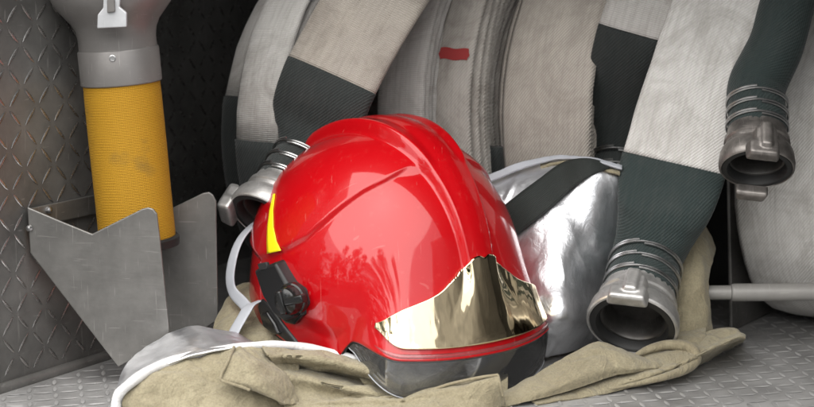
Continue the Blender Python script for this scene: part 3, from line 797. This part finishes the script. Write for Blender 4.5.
# silver back panel right of the helmet
rows = [
 [at(470, 190, .215), at(500, 176, .21), at(530, 165, .205), at(562, 156, .19), at(590, 159, .165), at(622, 168, .158), at(640, 176, .19)],
 [at(468, 200, .19), at(500, 190, .185), at(532, 180, .175), at(562, 174, .168), at(592, 176, .145), at(622, 185, .150), at(645, 195, .18)],
 [at(470, 240, .16), at(505, 235, .15), at(536, 225, .135), at(566, 222, .128), at(594, 226, .135), at(620, 235, .160), at(645, 245, .175)],
 [at(475, 290, .13), at(510, 285, .115), at(540, 278, .10), at(568, 276, .095), at(594, 280, .135), at(616, 290, .165), at(640, 296, .175)],
 [at(480, 330, .11), at(512, 328, .09), at(542, 324, .075), at(570, 322, .075), at(594, 324, .13), at(612, 326, .155), at(632, 330, .165)],
 [atz(485, 362, .004), atz(512, 362, .004), atz(542, 360, .004), atz(568, 356, .004), atz(594, 346, .004), atz(612, 342, .004), atz(632, 340, .004)]]
sil = patch('silver_shell', rows, M['silver'], hood, 150, 150, .004, 8, .008, 8, .002, 1, (1.5, 1.0, .55))
# lining edge peeping over the top of the silver panel, with its pale binding
patch('lining', [[at(540, 163, .198), at(562, 157.5, .196), at(590, 161, .163), at(620, 170, .149)], [at(540, 166, .188), at(562, 160.5, .18), at(590, 164, .155), at(620, 174, .142)]], M['canvas'], hood, 6, 40, .002, 40, 0, 9, .003, 5)
patch('binding', [[at(484, 176, .200), at(510, 166, .196), at(540, 157.5, .192), at(560, 154.5, .188), at(590, 157, .163), at(622, 166, .148)],
 [at(486, 182, .194), at(512, 172, .190), at(541, 162, .186), at(561, 157.5, .182), at(590, 159.5, .157), at(622, 169, .142)]], M['ribbon'], hood, 8, 60, .002, 30, 0, 9, .0025, 6)
# black strap across it
def strap(name, pts, wv, wid, mt, th=.0025, n=50, k=10):
    P = spline(pts, n); return ribbon(name, P, [Vector(wv)] * n, [wid] * n, [th] * n, mt, hood, k=k, e=4)
sb = BVHTree.FromPolygons([v.co + wloc(hood) for v in sil.data.vertices], [tuple(p.vertices) for p in sil.data.polygons])
def on_silver(px, py, out):
    h, n_, i, dd = sb.ray_cast(CAM, ray(px, py).normalized())
    if h is None: h, n_ = at(px, py, .19), -FWD
    return h + (n_ if n_.dot(FWD) < 0 else -n_) * out
e0 = [(492, 216), (508, 205), (524, 194), (540, 182), (556, 170), (572, 163), (590, 162.5), (604, 166)]
e1 = [(498, 252), (513, 240), (528, 228), (546, 214), (563, 199), (580, 184), (596, 174), (608, 171)]
e0 = spline([(x, y, 0) for x, y in e0], 60); e1 = spline([(x, y, 0) for x, y in e1], 60)
V, U = [], []
for i in range(60):
    for j in range(9):
        q = e0[i].lerp(e1[i], j / 8); V.append(on_silver(q.x, q.y, .0025)); U.append((j * .0045, i * .003))
for _ in range(3):
    V = [V[k] if k // 9 in (0, 59) else (V[k] * 2 + V[k - 9] + V[k + 9]) / 4 for k in range(len(V))]
obj('black_strap', V, grid_faces(60, 9), M['strap'], hood, uv=U, solid=-.003)
def al(px, py, Y): return at(px, py, Y - .050 * (1 - sstep(215, 335, px)))
# left silver flap
rows = [
 [al(115, 402, -.020), al(117, 384, .0), al(127, 362, .02), al(150, 344, .062), al(178, 331, .074), al(196, 325, .080), al(218, 328, .084), al(238, 332, .084), al(258, 341, .075)],
 [al(117, 404, -.034), al(121, 389, -.024), al(134, 370, .0), al(156, 354, .024), al(182, 341, .036), al(200, 336, .042), al(220, 338, .042), al(240, 341, .038), al(260, 346, .026)],
 [al(119, 406, -.040), al(127, 393, -.036), al(144, 377, -.026), al(166, 364, -.014), al(188, 356, -.006), al(206, 352, .0), al(224, 349, .002), al(241, 347, .002), al(258, 348, .004)],
]
patch('silver_flap', rows, M['silver'], hood, 60, 110, .0022, 22, .0022, 16, .002, 2)
# white binding between silver and canvas
bpts = [al(116, 412, -.044), al(117, 398, -.042), al(126, 387, -.038), al(150, 370, -.02), al(178, 359, -.002), al(206, 352, .010), al(240, 347, .006), al(270, 345, .0), al(300, 347, -.004), al(335, 354, -.008), al(360, 361, -.012), al(378, 369, -.018)]
tube('binding', bpts, .0056, M['binding'], hood, n=110, k=12, rfun=lambda f: .80 + .10 * math.sin(f * 9) + .05 * math.sin(f * 61) - .35 * max(0, f - .75) * 3)
# canvas, left belly
rows = [
 [al(126, 391, -.036), al(150, 374, -.022), al(180, 362, -.004), al(210, 355, .006), al(240, 350, .004), al(270, 348, 0), al(300, 350, -.004)],
 [al(122, 400, -.042), al(150, 384, -.036), al(180, 374, -.022), al(210, 369, -.014), al(240, 365, -.014), al(270, 364, -.014), al(300, 366, -.014)],
 [al(122, 409, -.044), al(150, 398, -.044), al(180, 392, -.036), al(210, 388, -.03), al(240, 384, -.03), al(270, 382, -.03), al(300, 382, -.03)],
 [al(126, 420, -.042), al(150, 414, -.05), al(180, 412, -.048), al(210, 410, -.046), al(240, 406, -.044), al(270, 402, -.042), al(300, 400, -.042)],
 [al(130, 436, -.050), al(150, 436, -.056), al(180, 436, -.056), al(210, 434, -.056), al(240, 430, -.056), al(270, 426, -.056), al(300, 420, -.056)]]
patch('lining', rows, M['canvas'], hood, 95, 133, .004, 22, -.0021, 7.9, .0020, 3)
# turned-back hem flap
rows = [
 [al(234, 347, -.006), al(239, 345, -.008), al(244, 346, -.010), al(252, 349, -.008), al(260, 352, -.006)],
 [al(228, 361, -.026), al(242, 364, -.036), al(255, 365, -.040), al(267, 364, -.030), al(276, 364, -.022)],
 [al(221, 376, -.036), al(241, 380, -.048), al(263, 380, -.056), al(278, 375, -.044), al(288, 372, -.034)],
 [al(223, 381, -.038), al(248, 387, -.052), al(270, 392, -.062), al(285, 389, -.052), al(293, 386, -.042)],
 [al(228, 383, -.036), al(252, 391, -.050), al(277, 401, -.064), al(290, 404, -.058), al(299, 404, -.048)]]
patch('folded_hem', rows, M['canvas'], hood, 80, 80, .002, 26, -.0016, 13, .0026, 4)
# canvas, middle with a deep fold
rows = [
 [al(262, 347, -.004), al(300, 350, -.010), al(335, 356, -.014), al(362, 363, -.018), al(384, 372, -.022), al(402, 384, -.026)],
 [al(268, 356, -.022), al(300, 358, -.028), al(335, 364, -.032), al(364, 371, -.036), al(382, 378, -.036), al(400, 388, -.036)],
 [al(276, 366, -.016), al(300, 369, .004), al(335, 375, .006), al(364, 382, -.004), al(388, 388, -.020), al(408, 394, -.030)],
 [al(282, 374, -.030), al(305, 378, -.034), al(338, 385, -.038), al(366, 391, -.040), al(392, 396, -.040), al(415, 400, -.040)],
 [al(284, 388, -.034), al(305, 392, -.036), al(338, 397, -.036), al(366, 401, -.038), al(392, 405, -.040), al(415, 406, -.040)],
 [atz(284, 412, .002), atz(305, 412, .002), atz(338, 412, .002), atz(366, 412, .002), atz(392, 412, .002), atz(415, 412, .002)]]
patch('lining', rows, M['canvas'], hood, 114, 133, .003, 24, -.0021, 8.9, .0020, 6)
# front long roll of canvas up to the pointed corner
rows = [
 [at(276, 402, -.040), at(320, 400, -.046), at(370, 398, -.046), at(410, 394, -.046), at(450, 383, -.048), at(480, 377, -.050), at(498, 375, -.050)],
 [at(276, 404, -.052), at(320, 402, -.060), at(370, 400, -.060), at(410, 397, -.060), at(450, 388, -.062), at(480, 381, -.062), at(499, 377, -.060)],
 [at(276, 410, -.058), at(320, 409, -.066), at(370, 407, -.066), at(410, 404, -.066), at(450, 396, -.068), at(480, 390, -.068), at(502, 388, -.064)],
 [atz(280, 420, .003), atz(320, 420, .003), atz(370, 418, .003), atz(410, 416, .003), atz(450, 414, .003), atz(480, 412, .003), atz(506, 406, .003)]]
patch('lining', rows, M['canvas'], hood, 76, 152, .0035, 26, -.0021, 10.9, .0020, 7)
# diagonal fold rising to the right coupling and tucking in under the lip
rows = [
 [at(470, 392, -.030), at(500, 392, -.024), at(525, 380, -.010), at(550, 366, .010), at(575, 351, .03), at(596, 341, .045), at(614, 345, .05), at(640, 356, .045), at(672, 361, .050)],
 [at(470, 396, -.044), at(502, 397, -.038), at(528, 386, -.028), at(554, 374, -.010), at(580, 359, .010), at(602, 350, .026), at(624, 354, .026), at(648, 361, .030), at(672, 363, .044)],
 [at(474, 402, -.050), at(505, 402, -.046), at(532, 394, -.040), at(560, 385, -.026), at(586, 374, -.010), at(610, 366, .006), at(634, 367, .014), at(654, 367, .024), at(672, 365, .042)],
 [atz(478, 412, .002), atz(507, 406, .002), at(534, 400, -.042), at(562, 393, -.026), at(590, 384, -.008), at(614, 376, .008), at(636, 372, .016), at(656, 370, .026), at(671, 367, .044)]]
patch('lining', rows, M['canvas'], hood, 80, 150, .0022, 20, -.0016, 11, .0020, 8)
# right roll on the floor
rows = [
 [at(530, 399, -.034), at(562, 387, -.006), at(602, 373, .028), at(640, 358, .054), at(668, 346, .080), at(698, 334, .100), at(716, 328, .110), at(733, 326.5, .112), at(742, 333, .108)],
 [at(532, 401, -.038), at(564, 391, -.014), at(604, 380, .012), at(642, 367, .030), at(670, 356, .052), at(700, 343, .075), at(720, 335, .090), at(737, 332, .098), at(745, 336, .100)],
 [at(534, 402, -.040), at(566, 395, -.022), at(606, 387, .000), at(646, 377, .012), at(674, 368, .030), at(703, 355, .050), at(722, 346, .070), at(738, 339, .086), at(745, 339, .096)],
 [atz(536, 404, .002), atz(568, 399, .002), atz(608, 393, .002), atz(648, 384, .002), atz(676, 374, .002), atz(704, 362, .002), atz(722, 353, .002), atz(736, 345, .002), atz(743, 342, .002)]]
patch('lining', rows, M['canvas'], hood, 70, 150, .0022, 20, -.0016, 11, .0022, 9)
# back sheet of the loop and its lip
rows = [
 [at(628, 358, .060), at(645, 348, .080), at(664, 339, .095), at(686, 331, .108), at(706, 327, .116)],
 [at(632, 360, .050), at(650, 351, .062), at(668, 345, .070), at(688, 340, .080), at(706, 335, .095)],
 [at(640, 364, .046), at(656, 357, .060), at(674, 352, .068), at(692, 349, .074), at(706, 345, .082)]]
patch('folded_hem', rows, M['canvas'], hood, 40, 60, .002, 22, -.0012, 12, .0022, 10)
tube('lip', [at(634, 357, .048), at(648, 349.5, .058), at(666, 345, .064), at(684, 346, .064), at(694, 352, .058), at(695, 361, .050), at(684, 370, .034), at(664, 377, .016), at(640, 383, .004), at(610, 389, -.010)], .0052, M['canvas'], hood, n=90, k=12, rfun=lambda f: .55 + .6 * math.sin(math.pi * min(1, f * 1.15)) if f < .87 else .5 - .3 * (f - .87) / .13)
def hem(px, r=.0026):
    tube('hem', spline(px, 70), r, M['canvas'], hood, n=70, k=8)
hem([al(234, 347, -.008), al(228, 361, -.028), al(221, 376, -.038), al(223, 381, -.040), al(236, 385, -.045), al(250, 390, -.052)], .0016)
hem([at(380, 398, -.052), at(420, 393, -.054), at(450, 384, -.056), at(480, 377.5, -.058), at(498, 375, -.056)], .0016)
hem([at(498, 375, -.056), at(500, 384, -.063), at(503, 396, -.063)], .0014)
rows = [[at(352, 352, .06), at(400, 350, .07), at(450, 350, .07), at(480, 348, .075), at(508, 346, .08)],
 [at(356, 366, .01), at(400, 364, .02), at(450, 366, .02), at(480, 364, .025), at(508, 360, .03)],
 [at(362, 380, -.02), at(400, 378, -.012), at(450, 380, -.012), at(480, 378, -.008), at(508, 374, .0)],
 [atz(372, 396, .004), atz(400, 400, .004), atz(450, 400, .004), atz(480, 399, .004), atz(508, 396, .004)]]
patch('lining', rows, M['canvas'], hood, 60, 90, .006, 16, -.003, 9, .002, 14)
# canvas behind the big hose end
rows = [
 [at(672, 225, .20), at(690, 215, .195), at(706, 225, .205), at(716, 245, .22)],
 [at(668, 265, .16), at(690, 262, .145), at(704, 262, .145), at(711, 270, .155)],
 [at(664, 300, .14), at(688, 298, .125), at(704, 298, .125), at(711, 300, .135)],
 [at(660, 338, .12), at(686, 338, .11), at(704, 338, .12), at(714, 338, .13)]]
patch('lining', rows, M['canvas'], hood, 76, 57, .004, 20, -.0021, 6.9, .0020, 11)
# canvas at the left behind the helmet
rows = [
 [at(230, 294, .14), at(238, 286, .15), at(254, 284, .15), at(280, 290, .15)],
 [at(220, 311, .115), at(231, 304, .115), at(252, 302, .115), at(282, 306, .115)],
 [at(211, 329, .09), at(226, 322, .085), at(252, 322, .085), at(284, 326, .085)],
 [at(204, 350, .055), at(226, 352, .05), at(252, 352, .045), at(290, 354, .045)]]
patch('lining', rows, M['canvas'], hood, 57, 76, .004, 20, -.0021, 7.9, .0020, 12)
# pale ribbon looping behind the helmet
def rib(pts, wv, wid, n=60):
    P = spline(pts, n); return ribbon('tie_ribbon', P, [Vector(wv)] * n, [wid] * n, [.002] * n, M['ribbon'], hood, k=10, e=4)
rib([at(292, 196, .155), at(272, 212, .145), at(252, 226, .135), at(240, 240, .125), at(233, 258, .115), at(230, 278, .11), at(233, 292, .105), at(243, 303, .09), at(250, 312, .075)], (.75, -.6, .30), .013)
rib([at(262, 300, .08), at(250, 306, .075), at(243, 316, .068), at(234, 332, .055), at(228, 346, .04)], (.8, -.5, .35), .017)
